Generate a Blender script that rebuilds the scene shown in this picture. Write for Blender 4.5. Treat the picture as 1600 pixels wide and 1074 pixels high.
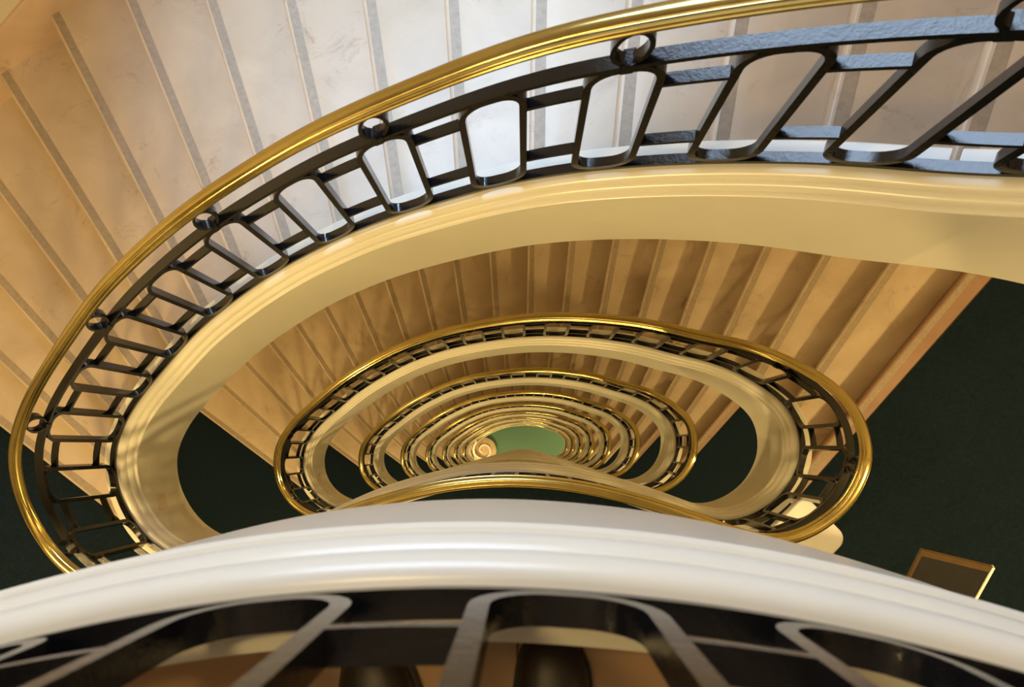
import bpy, math
import numpy as np
from mathutils import Matrix, Vector

# ------------------------------------------------------------------ clear
for o in list(bpy.data.objects):
    bpy.data.objects.remove(o)
scene = bpy.context.scene
COL = scene.collection

# ------------------------------------------------------------------ constants
H = 3.5                      # storey height
NST = 20                     # risers in a flight
RISE = H / NST
STEP = 5.03                  # degrees turned per step
AZ0 = 149.28                 # azimuth of the (virtual) nosing 0
TC = np.array([-0.04, -1.99])  # centre the treads radiate from
WALLR = 4.66                 # radius of the curved stair wall
RAIL = 1.05                  # brass rail centre above the landing
CURB = 0.25                  # curb top above the landing
CAMZ = 1.05
LEVELS = 9                   # storeys below the viewer

# ------------------------------------------------------------------ camera
F = 1220.0
nv = np.array([(820 - 800) / F, (698 - 537) / F, 1.0]); nv /= np.linalg.norm(nv)
xv = np.array([1.0, 0, 0]) - nv * nv[0]; xv /= np.linalg.norm(xv)
yv = np.cross(xv, nv)
if yv[1] > 0:
    yv = -yv
right = Vector((xv[0], yv[0], -nv[0]))
down = Vector((xv[1], yv[1], -nv[1]))
fwd = Vector((xv[2], yv[2], -nv[2]))
cam = bpy.data.cameras.new('camera')
cam.sensor_fit = 'HORIZONTAL'; cam.sensor_width = 36.0
cam.lens = F / 1600.0 * 36.0
cam.clip_start = 0.02; cam.clip_end = 200
cam.dof.use_dof = True; cam.dof.focus_distance = 4.2; cam.dof.aperture_fstop = 6.3
camo = bpy.data.objects.new('camera', cam); COL.objects.link(camo)
up = -down; back = -fwd
camo.matrix_world = Matrix(((right.x, up.x, back.x, 0.0),
                            (right.y, up.y, back.y, 0.0),
                            (right.z, up.z, back.z, CAMZ),
                            (0, 0, 0, 1)))
scene.camera = camo

# ------------------------------------------------------------------ world, light, exposure
world = bpy.data.worlds.new('world'); scene.world = world
world.use_nodes = True
wb = world.node_tree.nodes['Background']
wb.inputs[0].default_value = (0.75, 0.85, 1.0, 1); wb.inputs[1].default_value = 0.3
vs = scene.view_settings
vs.view_transform = 'Standard'; vs.look = 'None'; vs.exposure = 0.0; vs.gamma = 1.0
vs.use_curve_mapping = False

WARM = (1.0, 0.70, 0.27)
def lamp(name, loc, power, color=WARM, size=0.12):
    l = bpy.data.lights.new(name, 'POINT'); l.energy = power; l.color = color; l.shadow_soft_size = size
    o = bpy.data.objects.new(name, l); o.location = loc; COL.objects.link(o)
    return o
# ceiling lamps of every landing: over the right landing, over the left landing, and over the lower galleries
LAMPS = (('right', (3.2, -0.7), 235), ('left', (-3.4, -1.0), 86), ('gallery_or_fill', (-1.5, -2.3), 240))
for k in range(0, LEVELS + 1):
    for side, (lx, ly), pw in LAMPS:
        zc = -k * H + (2.2 if side == 'gallery_or_fill' and k else 2.6)
        if k == 0:
            if side == 'gallery_or_fill': lx, ly, pw = -0.6, 0.4, 66  # top level: added warm fill over the well, lights the near moulding
            else: pw *= 0.3
        elif k == LEVELS: pw *= 1.2
        elif k > 1: pw *= 0.82 if k == 2 else 0.70
        lamp('ceiling_light_' + side, (lx, ly, zc), pw)

# daylight through the tall stair window
WIN_AZ = 96.0; WIN_Z = 1.12; WIN_W = 1.6; WIN_H = 1.4
win = bpy.data.lights.new('window_daylight', 'AREA'); win.shape = 'RECTANGLE'
win.size = WIN_W; win.size_y = WIN_H; win.energy = 74; win.color = (0.55, 0.73, 1.0)
wo = bpy.data.objects.new('window_daylight', win); COL.objects.link(wo)
# added cool spot, stands in for the daylight pool on the topmost flight
sp = bpy.data.lights.new('added_daylight_spot', 'SPOT'); sp.energy = 1400; sp.color = (0.43, 0.67, 1.0)
sp.spot_size = math.radians(36); sp.spot_blend = 1.0; sp.shadow_soft_size = 0.15
so = bpy.data.objects.new('added_daylight_spot', sp); so.location = (-0.42, 1.80, 3.2); COL.objects.link(so)

_a = math.radians(WIN_AZ)
_d = Vector((math.cos(_a), math.sin(_a), 0))
wo.location = (TC[0] + _d.x * (WALLR - 0.10), TC[1] + _d.y * (WALLR - 0.10), WIN_Z)
wo.rotation_euler = Vector((-_d.x, -_d.y, -0.0)).to_track_quat('-Z', 'Z').to_euler()

# ------------------------------------------------------------------ materials
def new_mat(name, rough=0.5, metal=0.0, spec=0.5):
    m = bpy.data.materials.new(name); m.use_nodes = True
    nt = m.node_tree; b = nt.nodes['Principled BSDF']
    b.inputs['Roughness'].default_value = rough; b.inputs['Metallic'].default_value = metal
    b.inputs['Specular IOR Level'].default_value = spec
    return m, nt, b
def noise(nt, scale, detail=4, rough=0.55, coord=None, dist=0.0):
    n = nt.nodes.new('ShaderNodeTexNoise'); n.inputs['Scale'].default_value = scale
    n.inputs['Detail'].default_value = detail; n.inputs['Roughness'].default_value = rough
    n.inputs['Distortion'].default_value = dist
    if coord: nt.links.new(coord, n.inputs['Vector'])
    return n
def ramp(nt, fac, stops):
    r = nt.nodes.new('ShaderNodeValToRGB'); e = r.color_ramp.elements
    while len(e) < len(stops): e.new(0.5)
    for el, (p, c) in zip(e, stops):
        el.position = p; el.color = (*c, 1) if len(c) == 3 else c
    nt.links.new(fac, r.inputs[0]); return r
def geocoord(nt):
    g = nt.nodes.new('ShaderNodeNewGeometry'); return g.outputs['Position']
def mixc(nt, fac, a, b, mode='MIX'):
    m = nt.nodes.new('ShaderNodeMix'); m.data_type = 'RGBA'; m.blend_type = mode
    if isinstance(fac, float): m.inputs[0].default_value = fac
    else: nt.links.new(fac, m.inputs[0])
    for i, v in ((6, a), (7, b)):
        if isinstance(v, tuple): m.inputs[i].default_value = (*v, 1)
        else: nt.links.new(v, m.inputs[i])
    return m.outputs[2]
def bump(nt, b, h, strength, dist=0.01):
    n = nt.nodes.new('ShaderNodeBump'); n.inputs['Strength'].default_value = strength
    n.inputs['Distance'].default_value = dist
    nt.links.new(h, n.inputs['Height']); nt.links.new(n.outputs[0], b.inputs['Normal'])

def marble(name, c1, c2, vein, rough=0.4):
    m, nt, b = new_mat(name, rough)
    p = geocoord(nt)
    n1 = noise(nt, 2.6, 5, 0.6, p, 0.6)
    r1 = ramp(nt, n1.outputs['Fac'], [(0.3, c1), (0.7, c2)])
    n2 = noise(nt, 4.5, 9, 0.82, p, 0.7)
    v = ramp(nt, n2.outputs['Fac'], [(0.555, (0, 0, 0)), (0.66, (1, 1, 1))])
    n3 = noise(nt, 1.9, 3, 0.5, p)
    g = ramp(nt, n3.outputs['Fac'], [(0.40, (0.12, 0.12, 0.12)), (0.68, (0.8, 0.8, 0.8))])
    f = mixc(nt, 1.0, v.outputs[0], g.outputs[0], 'MULTIPLY')
    col = mixc(nt, f, r1.outputs[0], vein)
    nt.links.new(col, b.inputs['Base Color'])
    n4 = noise(nt, 60, 3, 0.5, p)
    bump(nt, b, n4.outputs['Fac'], 0.05, 0.004)
    return m
M = {}
M['marble'] = marble('tread_marble', (0.50, 0.39, 0.28), (0.62, 0.50, 0.375), (0.26, 0.16, 0.10), 0.38)
M['marble_floor'] = marble('landing_marble', (0.37, 0.225, 0.125), (0.47, 0.31, 0.185), (0.18, 0.10, 0.05), 0.4)
M['marble_edge'] = marble('reddish_step_marble', (0.30, 0.175, 0.12), (0.38, 0.235, 0.165), (0.2, 0.1, 0.07), 0.45)  # same marble, tinted darker and redder for the top step
M['skirting'] = marble('skirting_marble', (0.50, 0.36, 0.26), (0.58, 0.43, 0.32), (0.25, 0.16, 0.1), 0.4)

def grip():
    m, nt, b = new_mat('worn_grip_strip', 0.6)
    n = noise(nt, 40, 5, 0.7, geocoord(nt))
    r = ramp(nt, n.outputs['Fac'], [(0.3, (0.31, 0.24, 0.175)), (0.7, (0.41, 0.33, 0.245))])
    nt.links.new(r.outputs[0], b.inputs['Base Color']); return m
M['grip'] = grip()

def carpet(name, c1, c2):
    m, nt, b = new_mat(name, 0.95, spec=0.1)
    p = geocoord(nt)
    n = noise(nt, 55, 4, 0.8, p)
    r = ramp(nt, n.outputs['Fac'], [(0.3, c1), (0.7, c2)])
    nt.links.new(r.outputs[0], b.inputs['Base Color'])
    n2 = noise(nt, 260, 2, 0.6, p); bump(nt, b, n2.outputs['Fac'], 0.5, 0.004)
    return m
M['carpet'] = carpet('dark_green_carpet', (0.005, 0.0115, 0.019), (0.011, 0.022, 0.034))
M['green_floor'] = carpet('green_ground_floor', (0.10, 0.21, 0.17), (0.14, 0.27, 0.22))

def paint(name, c, rough=0.3, var=0.04):
    m, nt, b = new_mat(name, rough)
    n = noise(nt, 1.7, 3, 0.5, geocoord(nt))
    d = tuple(x * (1 - var) for x in c); e = tuple(min(1, x * (1 + var)) for x in c)
    r = ramp(nt, n.outputs['Fac'], [(0.35, d), (0.65, e)])
    nt.links.new(r.outputs[0], b.inputs['Base Color']); return m
M['cream'] = paint('cream_gloss_paint', (0.80, 0.775, 0.69), 0.28)
M['wall'] = paint('wall_paint', (0.62, 0.56, 0.45), 0.6)
M['ceiling'] = paint('ceiling_paint', (0.34, 0.30, 0.24), 0.8)
M['white'] = paint('white_plastic', (0.92, 0.93, 0.97), 0.25, 0.01)

def black_iron():
    m, nt, b = new_mat('black_gloss_iron', 0.14, spec=0.55)
    b.inputs['Base Color'].default_value = (0.006, 0.006, 0.007, 1)
    n = noise(nt, 70, 5, 0.7, geocoord(nt)); bump(nt, b, n.outputs['Fac'], 0.22, 0.004)
    return m
M['iron'] = black_iron()
def brass():
    m, nt, b = new_mat('polished_brass', 0.2, 1.0)
    n = noise(nt, 3.0, 4, 0.6, geocoord(nt))
    r = ramp(nt, n.outputs['Fac'], [(0.3, (0.52, 0.41, 0.15)), (0.7, (0.66, 0.53, 0.21))])
    nt.links.new(r.outputs[0], b.inputs['Base Color'])
    r2 = ramp(nt, n.outputs['Fac'], [(0.3, (0.17,) * 3), (0.7, (0.26,) * 3)])
    nt.links.new(r2.outputs[0], b.inputs['Roughness']); return m
M['brass'] = brass()
def simple(name, c, rough=0.5, metal=0.0):
    m, nt, b = new_mat(name, rough, metal)
    n = noise(nt, 25, 3, 0.5, geocoord(nt))
    r = ramp(nt, n.outputs['Fac'], [(0.3, tuple(x * 0.9 for x in c)), (0.7, tuple(min(1, x * 1.1) for x in c))])
    nt.links.new(r.outputs[0], b.inputs['Base Color']); return m
M['leather'] = simple('dark_brown_leather', (0.020, 0.012, 0.009), 0.45)
M['sole'] = simple('dark_rubber', (0.012, 0.010, 0.009), 0.6)
M['lace'] = simple('lace_cord', (0.10, 0.065, 0.045), 0.7)
M['wood'] = simple('brown_wood', (0.10, 0.06, 0.025), 0.45)
M['board'] = simple('dark_board', (0.022, 0.021, 0.024), 0.4)
M['edge_glint'] = simple('painted_glint', (0.9, 0.95, 0.92), 0.25)  # near-white colour painted in for the light caught on the board's edge
M['steel'] = simple('brushed_steel', (0.45, 0.45, 0.45), 0.35, 1.0)
mg, ntg, bg = new_mat('clear_glass', 0.02); bg.inputs['Transmission Weight'].default_value = 1.0
bg.inputs['Base Color'].default_value = (0.93, 0.98, 0.95, 1); M['glass'] = mg
ml, ntl, bl = new_mat('daylit_pane', 0.3); bl.inputs['Base Color'].default_value = (0.3, 0.35, 0.4, 1)
bl.inputs['Emission Color'].default_value = (0.62, 0.80, 1.0, 1); bl.inputs['Emission Strength'].default_value = 1.6
M['pane'] = ml

# ------------------------------------------------------------------ mesh helpers
class MB:
    def __init__(self): self.v = []; self.f = []; self.mi = []
    def grid(self, rows, closed_u=False, closed_v=False, mi=0):
        """rows: list of equal-length point lists"""
        b = len(self.v); n = len(rows); m = len(rows[0])
        for r in rows: self.v.extend([tuple(map(float, p)) for p in r])
        for i in range(n if closed_u else n - 1):
            i2 = (i + 1) % n
            for j in range(m if closed_v else m - 1):
                j2 = (j + 1) % m
                self.f.append((b + i * m + j, b + i * m + j2, b + i2 * m + j2, b + i2 * m + j)); self.mi.append(mi)
        return b
    def face(self, pts, mi=0):
        b = len(self.v); self.v.extend([tuple(map(float, p)) for p in pts])
        self.f.append(tuple(range(b, b + len(pts)))); self.mi.append(mi)
    def box(self, c, s, rot=None):
        c = Vector(c); pts = []
        for dx in (-.5, .5):
            for dy in (-.5, .5):
                for dz in (-.5, .5):
                    p = Vector((dx * s[0], dy * s[1], dz * s[2]))
                    if rot is not None: p = rot @ p
                    pts.append(tuple(c + p))
        b = len(self.v); self.v.extend(pts)
        for q in ((0, 1, 3, 2), (4, 6, 7, 5), (0, 4, 5, 1), (2, 3, 7, 6), (0, 2, 6, 4), (1, 5, 7, 3)):
            self.f.append(tuple(b + i for i in q)); self.mi.append(0)
    def mesh(self, name, mats, smooth=None):
        me = bpy.data.meshes.new(name); me.from_pydata(self.v, [], self.f)
        for m in (mats if isinstance(mats, (list, tuple)) else [mats]): me.materials.append(m)
        if any(self.mi): me.polygons.foreach_set('material_index', self.mi)
        import bmesh
        bm = bmesh.new(); bm.from_mesh(me)
        bmesh.ops.remove_doubles(bm, verts=bm.verts, dist=1e-5)
        bmesh.ops.recalc_face_normals(bm, faces=bm.faces); bm.to_mesh(me); bm.free()
        if smooth is not None:
            me.polygons.foreach_set('use_smooth', [True] * len(me.polygons))
            me.set_sharp_from_angle(angle=math.radians(smooth))
        me.update(); return me
def obj(name, me, parent=None, loc=None):
    o = bpy.data.objects.new(name, me); COL.objects.link(o)
    if parent is not None: o.parent = parent
    if loc is not None: o.location = loc
    return o
def empty(name, loc=(0, 0, 0)):
    o = bpy.data.objects.new(name, None); o.location = loc; o.empty_display_size = 0.1; COL.objects.link(o); return o
def tag(o, label, cat, group=None):
    o['label'] = label; o['category'] = cat
    if group: o['group'] = group
    return o
def struct(o): o['kind'] = 'structure'; return o

# ------------------------------------------------------------------ the well outline (plan + height of the rail line, one storey)
KEYS = np.array([(1.497, -0.030, 0.025), (1.526, 0.098, -0.076), (1.520, 0.235, -0.232), (1.450, 0.352, -0.395), (1.358, 0.447, -0.560), (1.255, 0.528, -0.709), (1.137, 0.583, -0.829), (1.015, 0.626, -0.935), (0.895, 0.676, -1.029), (0.773, 0.720, -1.114), (0.647, 0.754, -1.191), (0.520, 0.781, -1.263), (0.392, 0.803, -1.335), (0.264, 0.819, -1.404), (0.135, 0.830, -1.472), (0.005, 0.835, -1.547), (-0.125, 0.835, -1.632), (-0.254, 0.830, -1.722), (-0.384, 0.820, -1.806), (-0.513, 0.807, -1.893), (-0.642, 0.788, -1.984), (-0.770, 0.762, -2.078), (-0.897, 0.730, -2.166), (-1.022, 0.689, -2.251), (-1.144, 0.641, -2.335), (-1.265, 0.590, -2.426), (-1.384, 0.535, -2.518), (-1.501, 0.474, -2.620), (-1.613, 0.405, -2.722), (-1.723, 0.336, -2.823), (-1.835, 0.267, -2.932), (-1.946, 0.186, -3.040), (-2.045, 0.089, -3.144), (-2.128, -0.030, -3.246), (-2.166, -0.167, -3.349), (-2.168, -0.310, -3.451), (-2.109, -0.441, -3.503), (-2.012, -0.533, -3.500), (-1.900, -0.597, -3.500), (-1.781, -0.631, -3.500), (-1.658, -0.632, -3.500), (-1.535, -0.609, -3.500), (-1.412, -0.575, -3.500), (-1.294, -0.531, -3.500), (-1.180, -0.474, -3.500), (-1.064, -0.414, -3.500), (-0.946, -0.358, -3.500), (-0.825, -0.305, -3.500), (-0.702, -0.261, -3.500), (-0.576, -0.224, -3.500), (-0.449, -0.192, -3.500), (-0.320, -0.168, -3.500), (-0.190, -0.155, -3.500), (-0.059, -0.150, -3.500), (0.072, -0.156, -3.500), (0.201, -0.170, -3.500), (0.330, -0.193, -3.500), (0.456, -0.223, -3.500), (0.580, -0.259, -3.500), (0.703, -0.298, -3.500), (0.825, -0.342, -3.500), (0.948, -0.386, -3.500), (1.079, -0.410, -3.500), (1.208, -0.382, -3.500), (1.323, -0.319, -3.499), (1.415, -0.228, -3.481), (1.473, -0.112, -3.470)])
def resample():
    K = KEYS; m = len(K); out = []
    for i in range(m):
        ps = []
        for d in (-1, 0, 1, 2):
            q = K[(i + d) % m].copy()
            if i + d < 0: q[2] += H
            if i + d >= m: q[2] -= H
            ps.append(q)
        p0, p1, p2, p3 = ps
        for t in np.linspace(0, 1, 12, endpoint=False):
            out.append(0.5 * ((2 * p1) + (-p0 + p2) * t + (2 * p0 - 5 * p1 + 4 * p2 - p3) * t * t + (-p0 + 3 * p1 - 3 * p2 + p3) * t ** 3))
    return np.array(out)
Q = resample(); NQ = len(Q)
def hsmooth(Q, it):
    off = np.array([0, 0, H])
    for _ in range(it):
        a = np.roll(Q, 1, 0); a[0] += off
        b = np.roll(Q, -1, 0); b[-1] -= off
        Q = (a + 2 * Q + b) / 4
    return Q
Q = hsmooth(Q, 60)
SEG = np.linalg.norm(np.roll(Q[:, :2], -1, 0) - Q[:, :2], axis=1)
SQ = np.r_[0, np.cumsum(SEG)]; LEN = SQ[-1]
QX = np.r_[Q, Q[:1] - np.array([[0, 0, H]])]
def at(s):
    """x, y, z of the rail line relative to the upper landing, for any arc length"""
    n = math.floor(s / LEN); s -= n * LEN
    return np.array([np.interp(s, SQ, QX[:, 0]), np.interp(s, SQ, QX[:, 1]), np.interp(s, SQ, QX[:, 2]) - n * H])
def frame(s):
    p = at(s); t = at(s + 0.03)[:2] - at(s - 0.03)[:2]; t /= np.linalg.norm(t)
    return p, np.array([-t[1], t[0]]), t            # position, normal into the well, tangent
# point on the railing surface: arc s, u into the well, h below(-)/above the rail centre
def rp(s, u, h, base=RAIL):
    p, nrm, t = frame(s)
    return (p[0] + nrm[0] * u, p[1] + nrm[1] * u, p[2] + base + h)

# intersections of rays from the tread centre with the outline
REL = Q[:, :2] - TC
QAZ = np.degrees(np.arctan2(REL[:, 1], REL[:, 0])); QR = np.hypot(REL[:, 0], REL[:, 1])
AZMIN, AZMAX = QAZ.min(), QAZ.max()
def rr(az):
    """near and far radius of the well outline on the ray at az"""
    az = min(max(az, AZMIN + 0.02), AZMAX - 0.02)
    hits = []
    for i in range(NQ):
        a, b = QAZ[i], QAZ[(i + 1) % NQ]
        if (a - az) * (b - az) <= 0 and a != b:
            t = (az - a) / (b - a); hits.append(QR[i] * (1 - t) + QR[(i + 1) % NQ] * t)
    return min(hits), max(hits)
_tab = np.arange(AZMIN - 6, AZMAX + 7, 0.25)
_r1 = []; _r2 = []
for a in _tab:
    x, y = rr(a); _r1.append(x); _r2.append(y)
_r1 = np.array(_r1); _r2 = np.array(_r2)
def r_in(az): return float(np.interp(az, _tab, _r1))
def r_out(az): return float(np.interp(az, _tab, _r2))
def pol(az, r):
    a = math.radians(az); return (TC[0] + r * math.cos(a), TC[1] + r * math.sin(a))
def noz(j): return AZ0 - STEP * j

# ------------------------------------------------------------------ shell: walls, floors, ceilings
ZTOP = 3.36; ZBOT = -LEVELS * H
def wall_arc(z0, z1, a0, a1, r0, r1, n):
    mb = MB(); rows = []
    for i in range(n + 1):
        a = a0 + (a1 - a0) * i / n
        p, q = pol(a, r0), pol(a, r1)
        rows.append([(*p, z0), (*p, z1), (*q, z1), (*q, z0)])
    mb.grid(rows, closed_v=True); mb.face(rows[0]); mb.face(rows[-1])
    return mb
WA0, WA1 = 44.0, 153.0
pA = pol(WA0, WALLR); pB = pol(WA1, WALLR)
XR, XL, YN = 6.2, -7.0, -6.4
WPATH = [pol(a, WALLR) for a in np.linspace(WA0, WA1, 60)] + [(XL, pB[1]), (XL, YN), (XR, YN), (XR, pA[1])]
o = struct(obj('wall_far', wall_arc(ZBOT - 0.2, ZTOP, WA0, WA1, WALLR, WALLR + 0.25, 80).mesh('wall_far', M['wall'], 30)))
def box_obj(name, lo, hi, mat):
    mb = MB(); mb.box([(a + b) / 2 for a, b in zip(lo, hi)], [b - a for a, b in zip(lo, hi)])
    return obj(name, mb.mesh(name, mat))
struct(box_obj('wall_left', (XL - 0.2, YN, ZBOT - 0.2), (XL, pB[1], ZTOP), M['wall']))
struct(box_obj('wall_right', (XR, YN, ZBOT - 0.2), (XR + 0.2, pA[1], ZTOP), M['wall']))
struct(box_obj('wall_near', (XL - 0.2, YN - 0.2, ZBOT - 0.2), (XR + 0.2, YN, ZTOP), M['wall']))
struct(box_obj('wall_far_left', (XL - 0.2, pB[1], ZBOT - 0.2), (pB[0], pB[1] + 0.2, ZTOP), M['wall']))
struct(box_obj('wall_far_right', (pA[0], pA[1], ZBOT - 0.2), (XR + 0.2, pA[1] + 0.2, ZTOP), M['wall']))

def ray_room(az):
    d = np.array([math.cos(math.radians(az)), math.sin(math.radians(az))]); best = 50
    for i in range(len(WPATH)):
        a = np.array(WPATH[i]) - TC; b = np.array(WPATH[(i + 1) % len(WPATH)]) - TC
        e = b - a; den = d[0] * e[1] - d[1] * e[0]
        if abs(den) < 1e-9: continue
        t = (a[0] * e[1] - a[1] * e[0]) / den; u = (a[0] * d[1] - a[1] * d[0]) / den
        if t > 0 and -1e-6 <= u <= 1 + 1e-6: best = min(best, t)
    return best
AZF0, AZF1 = noz(NST) - 1.8, noz(1)          # flight opening in the floor
def slab(z, thick, full=False):
    mb = MB()
    azs = list(np.linspace(AZF0, AZF1, 110)) + list(np.linspace(AZF1, AZF0 + 360, 130))[1:]
    for i in range(len(azs) - 1):
        a, b = azs[i], azs[i + 1]; m = (a + b) / 2
        iv = []
        if full: iv.append((lambda q: 0.0, ray_room))
        elif m < AZF1: iv.append((lambda q: 0.0, r_in))
        else: iv.append((lambda q: 0.0, ray_room))
        for lo, hi in iv:
            pa, pb = pol(a, hi(a)), pol(b, hi(b)); c0 = (TC[0], TC[1])
            mb.face([(*c0, z), (*pa, z), (*pb, z)])
            mb.face([(*c0, z - thick), (*pb, z - thick), (*pa, z - thick)])
            mb.face([(*pa, z), (*pa, z - thick), (*pb, z - thick), (*pb, z)])
            for r_, q in ((a, pa), (b, pb)):
                pass
    for a, sgn in ((AZF0, 1), (AZF1, -1)):       # riser edges of the opening
        p, q = pol(a, r_in(a)), pol(a, ray_room(a))
        mb.face([(*p, z), (*q, z), (*q, z - thick), (*p, z - thick)])
    return mb
slab_me = slab(0, 0.09).mesh('carpet_floor', M['carpet'])
ceil_me = slab(-0.10, 0.04).mesh('ceiling', M['ceiling'])
ground_me = slab(0, 0.1, True).mesh('ground_floor', M['green_floor'])
top_me = slab(0, 0.09).mesh('landing_floor', M['marble_floor'])
for k in range(0, LEVELS + 1):
    me = top_me if k == 0 else (ground_me if k == LEVELS else slab_me)
    o = struct(obj('floor', me, loc=(0, 0, -k * H)))
    o['label'] = 'brown marble landing floor in the foreground' if k == 0 else ('bright green ground floor at the bottom of the stairwell' if k == LEVELS else 'dark green carpeted landing floor, storey %s below the viewer' % ('one two three four five six seven eight'.split()[k - 1]))
    o['category'] = 'floor'
    if k < LEVELS: struct(obj('ceiling', ceil_me, loc=(0, 0, -k * H)))
roof = slab(0, 0.1, True).mesh('top_ceiling', M['ceiling'])
struct(obj('ceiling', roof, loc=(0, 0, ZTOP + 0.1)))
top_floor = [o for o in COL.objects if o.name == 'floor'][0]
# marble slabs of the foreground landing, one tile each, fine joints between them
TZ = 0.012
tile_edges = [40, 61, 75, 89, 98.35, 111, 125, 140]
for i in range(len(tile_edges) - 1):
    a0, a1 = tile_edges[i], tile_edges[i + 1]
    for (q0, q1) in ((0.0, 0.62), (0.62, 1.3)):
        mb = MB(); rows = []
        for t in np.linspace(0, 1, 9):
            a = a0 + (a1 - a0) * t
            ri = r_in(a) - 0.03 - q0; ro = r_in(a) - 0.03 - q1
            g = math.degrees(0.0012 / 1.6)
            if t == 0: a += g
            if t == 1: a -= g
            ro += 0.0012; ri -= 0.0012 if q0 else 0
            rows.append([(*pol(a, ri), 0.0), (*pol(a, ri), TZ), (*pol(a, ro), TZ), (*pol(a, ro), 0.0)])
        mb.grid(rows, closed_v=True); mb.face(rows[0]); mb.face(rows[-1])
        obj('marble_tile', mb.mesh('marble_tile', M['marble_floor']), top_floor)

# stair window (frame and panes on the curved wall, light comes from here)
wr = struct(empty('window_1', (TC[0] + _d.x * (WALLR - 0.03), TC[1] + _d.y * (WALLR - 0.03), WIN_Z)))
wr.rotation_euler = (0, 0, math.radians(WIN_AZ - 90))
mb = MB()
for x in (-1, 1): mb.box((x * (WIN_W / 2 + 0.04), -0.02, 0), (0.08, 0.10, WIN_H + 0.16))
for z in (-1, 1): mb.box((0, -0.02, z * (WIN_H / 2 + 0.04)), (WIN_W + 0.16, 0.10, 0.08))
obj('window_frame', mb.mesh('window_frame', M['cream']), wr)
for x in (-1, 1):
    mb = MB(); mb.box((x * WIN_W / 6, -0.02, 0), (0.04, 0.06, WIN_H)); obj('glazing_bar', mb.mesh('glazing_bar', M['cream']), wr)
for x in (-1, 0, 1):
    mb = MB(); mb.box((x * WIN_W / 3, -0.02, 0), (WIN_W / 3 - 0.04, 0.02, WIN_H)); obj('pane', mb.mesh('pane', M['pane']), wr)

# ------------------------------------------------------------------ stair flights
def step_mesh(j):
    a0 = noz(j); last = (j == NST)
    wback = STEP + 0.8 if not last else 1.9
    z = (j - NST) * RISE
    nr = 9; rows = []
    prof = [(0.030, -RISE - 0.06), (0.030, -0.052), (0.024, -0.046), (0.010, -0.046), (0.003, -0.043), (0.0, -0.036),
            (0.0, -0.012), (0.003, -0.004), (0.010, 0.0)]
    def pt(a, t):
        r = r_out(a) + (WALLR + 0.01 - r_out(a)) * t; return pol(a, r)
    for i in range(nr):
        t = i / (nr - 1); row = []
        rm = r_out(a0) + (WALLR - r_out(a0)) * t
        for d, h in prof:
            a = a0 - math.degrees(d / rm); row.append((*pt(a, t), z + h))
        for s in (0.33, 0.67, 1.0):
            row.append((*pt(a0 - wback * s, t), z))
        row.append((*pt(a0 - wback, t), z - RISE - 0.06))
        rows.append(row)
    mb = MB(); mb.grid(rows, closed_v=True); mb.face(rows[0]); mb.face(rows[-1])
    return mb
def grip_mesh(j):
    a0 = noz(j); z = (j - NST) * RISE; rows = []
    for i in range(9):
        t = i / 8; t = 0.004 + t * 0.992
        rm = r_out(a0) + (WALLR - r_out(a0)) * t; row = []
        for d, h in ((0.016, 0.0), (0.016, 0.0012), (0.052, 0.0012), (0.052, 0.0)):
            a = a0 - math.degrees(d / rm)
            r = r_out(a) + (WALLR - r_out(a)) * t; row.append((*pol(a, r), z + h))
        rows.append(row)
    mb = MB(); mb.grid(rows, closed_v=True); mb.face(rows[0]); mb.face(rows[-1]); return mb
STEPS = [(step_mesh(j), grip_mesh(j)) for j in range(1, NST + 1)]
STEP_ME = [(s.mesh('step', M['marble_edge'] if i == NST - 1 else M['marble'], 40), g.mesh('grip_strip', M['grip'])) for i, (s, g) in enumerate(STEPS)]
def join(mbs):
    out = MB()
    for m in mbs:
        b = len(out.v); out.v.extend(m.v); out.f.extend([tuple(b + i for i in f) for f in m.f]); out.mi.extend(m.mi)
    return out
ALLSTEPS = join([s for s, g in STEPS]).mesh('step', M['marble'], 40)
ALLGRIPS = join([g for s, g in STEPS]).mesh('grip_strip', M['grip'])

STRING_PROFILE = [(-0.056, -0.50), (-0.056, -0.004), (-0.052, 0.0), (0.020, 0.0), (0.030, -0.003), (0.039, -0.011), (0.0435, -0.024),
    (0.0445, -0.044), (0.040, -0.049), (0.0395, -0.055), (0.047, -0.059), (0.054, -0.070), (0.0565, -0.084), (0.0565, -0.100),
    (0.052, -0.105), (0.0515, -0.111), (0.060, -0.114), (0.065, -0.121), (0.065, -0.128), (0.060, -0.135), (0.058, -0.140),
    (0.058, -0.625), (0.050, -0.64), (-0.02, -0.64)]
def sweep(profile, ss, base, ends=True, pathf=None):
    rows = []
    for s in ss:
        p, nrm, t = (pathf or frame)(s)
        rows.append([(p[0] + nrm[0] * u, p[1] + nrm[1] * u, p[2] + base + h) for u, h in profile])
    mb = MB(); mb.grid(rows, closed_v=True)
    if ends: mb.face(rows[0]); mb.face(rows[-1])
    return mb
LOOP = np.linspace(0, LEN, 330)
string_me = sweep(STRING_PROFILE, LOOP, CURB).mesh('string_board', M['cream'], 35)
def soffit_mesh():
    rows = []
    for a in np.linspace(noz(1) - 0.5, noz(NST) - 1, 70):
        z = H * (AZ0 - a) / (NST * STEP) - H - 0.32
        ro = r_out(a)
        rows.append([(*pol(a, ro), z), (*pol(a, WALLR), z), (*pol(a, WALLR), z - 0.03), (*pol(a, ro), z - 0.03)])
    mb = MB(); mb.grid(rows, closed_v=True); mb.face(rows[0]); mb.face(rows[-1]); return mb.mesh('soffit', M['cream'], 40)
soffit_me = soffit_mesh()
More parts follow.
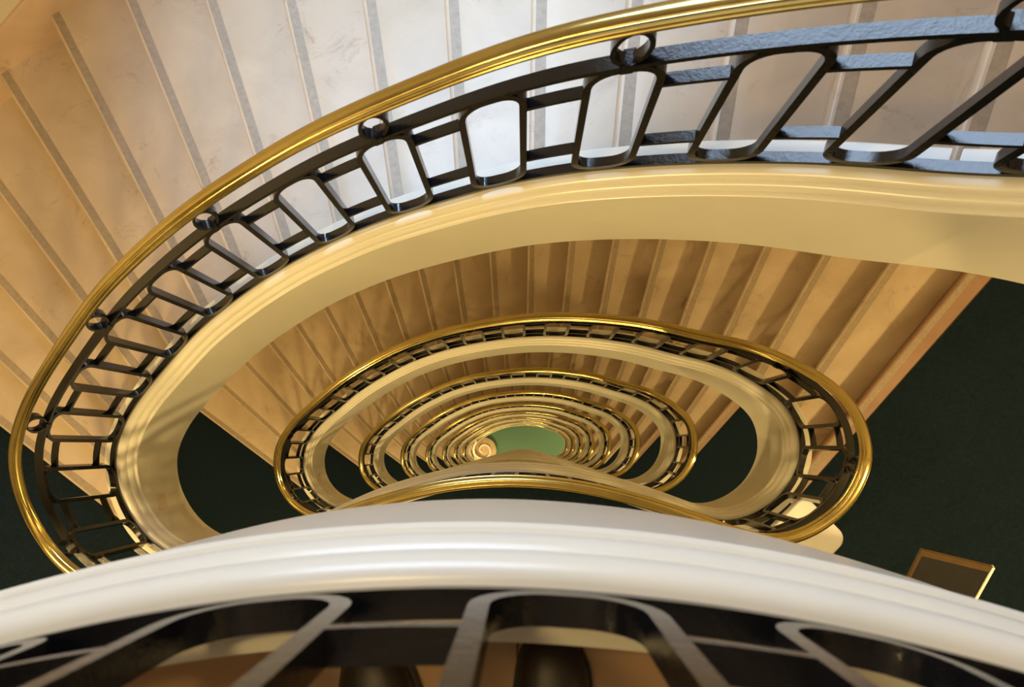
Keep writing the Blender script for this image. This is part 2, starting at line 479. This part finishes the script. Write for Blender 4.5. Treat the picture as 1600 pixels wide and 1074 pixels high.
def skirt_mesh():
    rows = []
    for a in np.linspace(noz(0), noz(NST + 0.5), 90):
        z = H * (AZ0 - a) / (NST * STEP) - H
        lo, hi = z - 0.40, z + 0.16
        r0, r1 = WALLR - 0.022, WALLR + 0.004
        rows.append([(*pol(a, r0), lo), (*pol(a, r0), hi - 0.012), (*pol(a, r0 + 0.006), hi), (*pol(a, r1), hi), (*pol(a, r1), lo)])
    mb = MB(); mb.grid(rows, closed_v=True); mb.face(rows[0]); mb.face(rows[-1]); return mb.mesh('baseboard_far', M['skirting'], 35)
skirt_me = skirt_mesh()
ORD = ['first', 'second', 'third', 'fourth', 'fifth', 'sixth', 'seventh', 'eighth', 'ninth']
FL = ['topmost and largest marble stair flight, sweeping across the top of the photo',
      'second marble stair flight down, framed under the large cream string',
      'third marble stair flight down, inside the second brass ring']
for k in range(LEVELS):
    fl = empty('stair_flight', (0, 0, -k * H))
    tag(fl, FL[k] if k < 3 else '%s marble stair flight down, counted from the top' % ORD[k], 'stair', 'marble stair flights around the well')
    if k < 4:
        for sm, gm in STEP_ME:
            st = obj('step', sm, fl); obj('grip_strip', gm, st)
    else:
        st = obj('steps', ALLSTEPS, fl); st['kind'] = 'stuff'
        gs = obj('grip_strips', ALLGRIPS, fl); gs['kind'] = 'stuff'
    if k < LEVELS - 1: obj('string_board', string_me, fl)
    obj('soffit', soffit_me, fl)
    struct(obj('baseboard_far', skirt_me, loc=(0, 0, -k * H)))

# ------------------------------------------------------------------ railing
RAIL_PROFILE = [(-0.017, -0.024), (0.017, -0.024), (0.020, -0.021), (0.0205, -0.015), (0.026, -0.012), (0.0285, -0.006), (0.0285, 0.0),
    (0.0262, 0.004), (0.0230, 0.0052), (0.0232, 0.0085), (0.0205, 0.0135), (0.0165, 0.0165), (0.0140, 0.0162), (0.0125, 0.0190), (0.0065, 0.0215), (0, 0.0222)]
RAIL_PROFILE = RAIL_PROFILE + [(-u, h) for u, h in RAIL_PROFILE[::-1][1:-1]]
BW = 0.0145                                     # half width of the flat iron bars
def bar_profile(h, t, BW=BW): return [(-BW, h - t / 2), (BW, h - t / 2), (BW, h + t / 2), (-BW, h + t / 2)]
H_UP, H_C1, H_C2, H_BOT = -0.165, -0.282, -0.628, -0.790
# oval positions along one turn: 17 on the flight, 13 on the level side
OV = [1.735 + 0.3055 * (k - 5) for k in range(0, 17)]
OV += list(np.linspace(OV[16], 7.049, 8)[1:]) + list(np.linspace(7.049, OV[0] + LEN, 8)[1:-1])
OW = 0.088; OR = 0.072
def oval_path():
    top, bot = H_UP - 0.008, H_BOT + 0.008
    pts = []
    for cx, cy, a0 in ((OW - OR, top - OR, 0), (-(OW - OR), top - OR, 90), (-(OW - OR), bot + OR, 180), (OW - OR, bot + OR, 270)):
        for i in range(7):
            a = math.radians(a0 + 90 * i / 6); pts.append((cx + OR * math.cos(a), cy + OR * math.sin(a), math.cos(a), math.sin(a)))
    return pts
def loop_mesh(s0, pts, t, pathf=None):
    rows = []
    for ds, h, ns, nh in pts:
        row = []
        for u, e in ((-BW, 0), (BW, 0), (BW, -t), (-BW, -t)):
            p, nrm, tt = (pathf or frame)(s0 + ds + ns * e)
            row.append((p[0] + nrm[0] * u, p[1] + nrm[1] * u, p[2] + RAIL + h + nh * e))
        rows.append(row)
    mb = MB(); mb.grid(rows, closed_u=True, closed_v=True); return mb
def ring_path():
    pts = []; cy = (H_UP + 0.007 - 0.024) / 2; ry = (-0.024 - (H_UP + 0.007)) / 2 + 0.002
    for i in range(18):
        a = 2 * math.pi * i / 18; pts.append((0.044 * math.cos(a), cy + ry * math.sin(a), math.cos(a), math.sin(a)))
    return pts
def conn_mesh(sa, sb, h, pathf=None):
    return sweep(bar_profile(h, 0.014), np.linspace(sa, sb, 5), RAIL, True, pathf)
OVP, RGP = oval_path(), ring_path()
ovals = [loop_mesh(s, OVP, 0.019) for s in OV]
rings = [loop_mesh(s, RGP, 0.011) for i, s in enumerate(OV) if i % 2 == 1]
collars = [sweep([(-0.020, -0.020), (0.020, -0.020), (0.020, 0.018), (-0.020, 0.018)], (s - 0.013, s + 0.013), RAIL + H_UP) for i, s in enumerate(OV) if i % 2 == 1]
conns = []
for i, s in enumerate(OV):
    nx = OV[i + 1] if i + 1 < len(OV) else OV[0] + LEN
    for h in (H_C1, H_C2): conns.append((s, conn_mesh(s + OW - 0.002, nx - OW + 0.002, h)))
oval_me = [m.mesh('oval_frame', M['iron'], 40) for m in ovals]
ring_me = [m.mesh('ring', M['iron'], 40) for m in rings]
conn_me = [m.mesh('connector_bar', M['iron'], 40) for s, m in conns]
collar_me = [m.mesh('collar', M['iron'], 40) for m in collars]
ovals_all = join(ovals).mesh('oval_frames', M['iron'], 40)
rings_all = join(rings).mesh('rings', M['iron'], 40)
conns_all = join([m for s, m in conns]).mesh('connector_bars', M['iron'], 40)
rail_me = sweep(RAIL_PROFILE, LOOP, RAIL).mesh('handrail', M['brass'], 28)
up_me = sweep(bar_profile(H_UP, 0.016, 0.017), LOOP, RAIL).mesh('upper_bar', M['iron'], 40)
bot_me = sweep(bar_profile(H_BOT, 0.016), LOOP, RAIL).mesh('bottom_bar', M['iron'], 40)
RL = ['largest black iron stair railing with brass handrail, around the topmost flight',
      'second brass and black iron railing ring down the stairwell',
      'third brass and black iron railing ring down the stairwell']
for k in range(LEVELS - 1):
    r = empty('stair_railing', (0, 0, -k * H))
    tag(r, RL[k] if k < 3 else '%s brass and black iron railing ring down the stairwell' % ORD[k], 'railing', 'iron and brass railings around the well')
    obj('handrail', rail_me, r); obj('upper_bar', up_me, r); obj('bottom_bar', bot_me, r)
    if k < 3:
        for m in oval_me: obj('oval_frame', m, r)
        for m in ring_me: obj('ring', m, r)
        if k < 2:
            for m in collar_me: obj('collar', m, r)
        for m in conn_me: obj('connector_bar', m, r)
    else:
        for nme, m in (('oval_frames', ovals_all), ('rings', rings_all), ('connector_bars', conns_all)):
            x = obj(nme, m, r); x['kind'] = 'stuff'
# the viewer's own landing: level part of the turn above
NEAR = np.linspace(4.72, LEN, 170)
r = empty('stair_railing', (0, 0, H))
tag(r, 'black iron railing close in the foreground, edge of the viewer\'s landing', 'railing', 'iron and brass railings around the well')
obj('handrail', sweep(RAIL_PROFILE, NEAR, RAIL).mesh('handrail', M['brass'], 28), r)
obj('upper_bar', sweep(bar_profile(H_UP, 0.016, 0.017), NEAR, RAIL).mesh('upper_bar', M['iron'], 40), r)
obj('bottom_bar', sweep(bar_profile(H_BOT, 0.016), NEAR, RAIL).mesh('bottom_bar', M['iron'], 40), r)
for i, s in enumerate(OV):
    if s > 4.85:
        obj('oval_frame', oval_me[i], r)
        if i % 2 == 1: obj('ring', ring_me[i // 2], r)
for (s, m), me in zip(conns, conn_me):
    if s > 4.85: obj('connector_bar', me, r)
o = struct(obj('trim_1', sweep([(max(u, -0.040), h) for u, h in STRING_PROFILE if (u, h) != (-0.052, 0.0)], NEAR, CURB).mesh('landing_string', M['cream'], 35), loc=(0, 0, H)))
o['label'] = 'cream moulded string along the edge of the foreground landing'

# ------------------------------------------------------------------ ground storey: railing ends in a volute
S_END = 4.05; VC = np.array([-1.70, -0.16])
def volute_path():
    pts = [at(s) for s in np.linspace(0, S_END, 170)]
    p = pts[-1]; t = pts[-1][:2] - pts[-2][:2]
    a0 = math.degrees(math.atan2(p[1] - VC[1], p[0] - VC[0])); r0 = np.hypot(*(p[:2] - VC))
    n = 110
    for i in range(1, n):
        u = i / (n - 1); a = math.radians(a0 + 470 * u); rr_ = r0 * (1 - u) ** 0.75 + 0.07 * u
        zz = p[2] + (-H - p[2]) * min(1, u * 3.0)
        pts.append(np.array([VC[0] + rr_ * math.cos(a), VC[1] + rr_ * math.sin(a), zz]))
    return np.array(pts)
VP = volute_path()
for _ in range(20): VP[1:-1] = (VP[:-2] + 2 * VP[1:-1] + VP[2:]) / 4
VS = np.r_[0, np.cumsum(np.linalg.norm(np.diff(VP[:, :2], axis=0), axis=1))]
def vframe(s):
    g = lambda q: np.array([np.interp(q, VS, VP[:, i]) for i in range(3)])
    p = g(s); t = g(s + 0.012)[:2] - g(s - 0.012)[:2]; t /= np.linalg.norm(t)
    return p, np.array([-t[1], t[0]]), t
k = LEVELS - 1
fl = [o for o in COL.objects if o.name.startswith('stair_flight') and abs(o.location.z + k * H) < 1e-3][0]
VSS = np.linspace(0, VS[-1] - 0.005, 240)
thin = [(max(-0.03, min(0.03, u)), max(h, -0.26)) for u, h in STRING_PROFILE]
obj('string_board', sweep(thin, VSS, CURB, True, vframe).mesh('string_board', M['cream'], 35), fl)
# rounded curtail step under the volute
mb = MB(); rows = []
for i in range(48):
    a = 2 * math.pi * i / 48
    rows.append([(VC[0] + q * math.cos(a), VC[1] + q * math.sin(a), z) for q, z in ((0.50, -H), (0.50, -H + 0.12), (0.53, -H + 0.13), (0.53, -H + 0.165), (0.51, -H + RISE), (0.0, -H + RISE))])
mb.grid(rows, closed_u=True); obj('curtail_step', mb.mesh('curtail_step', M['marble'], 40), fl)
r = empty('stair_railing', (0, 0, -k * H))
tag(r, 'lowest railing, ending in a spiral volute above the green ground floor', 'railing', 'iron and brass railings around the well')
# the lowest handrail ends level with the first steps and winds over the volute
VS2 = np.linspace(0, VS[np.searchsorted(VS, S_END)] - 0.02, 200)
obj('handrail', sweep(RAIL_PROFILE, VS2, RAIL, True, vframe).mesh('handrail', M['brass'], 28), r)
obj('upper_bar', sweep(bar_profile(H_UP, 0.016, 0.017), VS2, RAIL, True, vframe).mesh('upper_bar', M['iron'], 40), r)
obj('bottom_bar', sweep(bar_profile(H_BOT, 0.016), VS2, RAIL, True, vframe).mesh('bottom_bar', M['iron'], 40), r)
sel = [i for i, s in enumerate(OV) if s < S_END - 0.1]
x = obj('oval_frames', join([ovals[i] for i in sel]).mesh('oval_frames', M['iron'], 40), r); x['kind'] = 'stuff'
x = obj('connector_bars', join([m for s, m in conns if s < S_END - 0.4]).mesh('connector_bars', M['iron'], 40), r); x['kind'] = 'stuff'

# ------------------------------------------------------------------ white stool on the landing below
st = empty('stool', (1.432, -0.462, -H)); st.rotation_euler = (0, 0, math.radians(44))
tag(st, 'white rounded-square stool behind the brass railing on dark green carpet', 'stool')
def rsq(half, rad, n=8):
    pts = []
    for cx, cy, a0 in ((1, 1, 0), (-1, 1, 90), (-1, -1, 180), (1, -1, 270)):
        for i in range(n):
            a = math.radians(a0 + 90 * i / (n - 1))
            pts.append((cx * (half - rad) + rad * math.cos(a), cy * (half - rad) + rad * math.sin(a)))
    return pts
rows = []
for half, rad, z in ((0.0, 0.0, 0.432), (0.06, 0.03, 0.432), (0.110, 0.05, 0.437), (0.135, 0.055, 0.447), (0.146, 0.058, 0.451), (0.152, 0.06, 0.447), (0.155, 0.06, 0.437), (0.155, 0.06, 0.405), (0.148, 0.058, 0.400), (0.0, 0.0, 0.400)):
    rows.append([(x, y, z) for x, y in rsq(half, rad)])
mb = MB(); mb.grid(rows, closed_v=True); obj('seat', mb.mesh('seat', M['white'], 45), st)
for sx in (-1, 1):
    for sy in (-1, 1):
        mb = MB(); rows = []
        for z, off, w in ((0.405, 0.118, 0.022), (0.2, 0.128, 0.018), (0.0, 0.140, 0.014)):
            rows.append([(sx * off + w * math.cos(a), sy * off + w * math.sin(a), z) for a in np.linspace(0, 2 * math.pi, 12, endpoint=False)])
        mb.grid(rows, closed_v=True); mb.face(rows[0]); mb.face(rows[-1]); obj('leg', mb.mesh('leg', M['white'], 50), st)

# ------------------------------------------------------------------ tilted display stand on the landing below
A = Vector((1.767, -0.458, 0.95)); B = Vector((2.078, -0.532, 0.95))
ex = (B - A).normalized(); eh = Vector((ex.y, -ex.x, 0))
if eh.y > 0: eh = -eh
ey = (eh * 0.86 + Vector((0, 0, -0.51))).normalized(); ez = ex.cross(ey)
if ez.z < 0: ez = -ez
Wd = (B - A).length; Ln = 0.42
ds = empty('display_stand', (A.x + Wd / 2 * ex.x + eh.x * 0.30, A.y + Wd / 2 * ex.y + eh.y * 0.30, -H))
tag(ds, 'tilted dark display board with brown frame and bright right edge, on green carpet', 'display stand')
base = Vector(ds.location) + Vector((0, 0, H))
def dpt(x, y, z): return A - Vector((base.x, base.y, 0)) + ex * x + ey * y + ez * z
def dbox(name, x0, x1, y0, y1, z0, z1, mat):
    mb = MB(); P8 = [dpt(x, y, z) for x in (x0, x1) for y in (y0, y1) for z in (z0, z1)]
    for q in ((0, 1, 3, 2), (4, 6, 7, 5), (0, 4, 5, 1), (2, 3, 7, 6), (0, 2, 6, 4), (1, 5, 7, 3)): mb.face([P8[i] for i in q])
    return obj(name, mb.mesh(name, mat), ds)
dbox('board', 0.012, Wd - 0.006, 0.028, Ln - 0.02, -0.016, 0.0, M['board'])
dbox('frame_rail', 0.0, Wd, 0.0, 0.028, -0.016, 0.003, M['wood'])
dbox('frame_rail', 0.0, Wd, Ln - 0.02, Ln, -0.016, 0.003, M['wood'])
dbox('frame_stile', 0.0, 0.012, 0.028, Ln - 0.02, -0.016, 0.003, M['wood'])
dbox('edge_strip', Wd - 0.006, Wd + 0.006, 0.0, Ln, -0.016, 0.006, M['edge_glint'])
mb = MB(); rows = []
for z in (0.02, 0.76):
    rows.append([(0.018 * math.cos(a), 0.018 * math.sin(a), z) for a in np.linspace(0, 2 * math.pi, 14, endpoint=False)])
mb.grid(rows, closed_v=True); mb.face(rows[0]); mb.face(rows[1]); obj('post', mb.mesh('post', M['steel'], 40), ds)
mb = MB(); rows = []
for q, z in ((0.09, 0.0), (0.09, 0.012), (0.08, 0.02), (0.0, 0.022)):
    rows.append([(q * math.cos(a), q * math.sin(a), z) for a in np.linspace(0, 2 * math.pi, 28, endpoint=False)])
mb.grid(rows, closed_v=True); obj('base', mb.mesh('base', M['steel'], 40), ds)

# ------------------------------------------------------------------ the viewer's shoes
def shoe(name, loc, rz, label, side):
    e = empty(name, loc); e.rotation_euler = (0, 0, math.radians(rz))
    tag(e, label, 'shoe', 'pair of dark leather shoes')
    L = 0.285
    # stations from toe (y=0) to heel (y=-L): half width, top height, centre shift
    stn = [(0.0, 0.010, 0.030, 0), (-0.006, 0.024, 0.040, 0), (-0.02, 0.035, 0.050, 0), (-0.045, 0.0435, 0.056, 0), (-0.08, 0.0475, 0.062, 0.002 * side),
           (-0.115, 0.046, 0.072, 0.003 * side), (-0.15, 0.040, 0.088, 0.003 * side), (-0.19, 0.034, 0.100, 0.001), (-0.23, 0.034, 0.102, 0), (-0.265, 0.031, 0.098, 0), (-L, 0.016, 0.09, 0)]
    rows = []; srows = []
    for y, w, h, cx in stn:
        row = []
        for i in range(13):
            a = math.pi * i / 12
            c = math.cos(a); s = math.sin(a)
            row.append((cx + w * math.copysign(abs(c) ** 0.75, c), y, 0.018 + (h - 0.018) * s ** 0.8 if s > 1e-6 else 0.018))
        rows.append(row)
        ww = w + 0.004
        srows.append([(cx + ww, y + (0.004 if y == 0 else 0), 0.0), (cx + ww, y + (0.004 if y == 0 else 0), 0.02), (cx - ww, y + (0.004 if y == 0 else 0), 0.02), (cx - ww, y + (0.004 if y == 0 else 0), 0.0)])
    mb = MB(); mb.grid(rows); mb.face(rows[0]); mb.face(rows[-1])
    up_ = obj('upper', mb.mesh('upper', M['leather'], 60), e)
    mb = MB(); mb.grid(srows, closed_v=True); mb.face(srows[0]); mb.face(srows[-1])
    obj('sole', mb.mesh('sole', M['sole'], 40), e)
    for i, y in enumerate((-0.092, -0.108, -0.124, -0.140)):
        mb = MB(); rws = []
        hh = np.interp(-y, [0.08, 0.115, 0.15], [0.062, 0.072, 0.088])
        for t in np.linspace(-1, 1, 7):
            c = Vector((t * 0.022, y - 0.003 * t, hh + 0.003 - 0.010 * t * t))
            rws.append([(c.x, c.y + 0.003 * math.cos(a), c.z + 0.003 * math.sin(a)) for a in np.linspace(0, 2 * math.pi, 8, endpoint=False)])
        mb.grid(rws, closed_v=True); mb.face(rws[0]); mb.face(rws[-1]); obj('lace', mb.mesh('lace', M['lace'], 60), up_)
shoe('shoe', (-0.196, -0.243, TZ), 12, 'dark leather shoe at the left of the pair, toe pointing at the curb', 1)
shoe('shoe', (0.032, -0.232, TZ), 3, 'dark leather shoe at the right of the pair, toe touching the curb', -1)
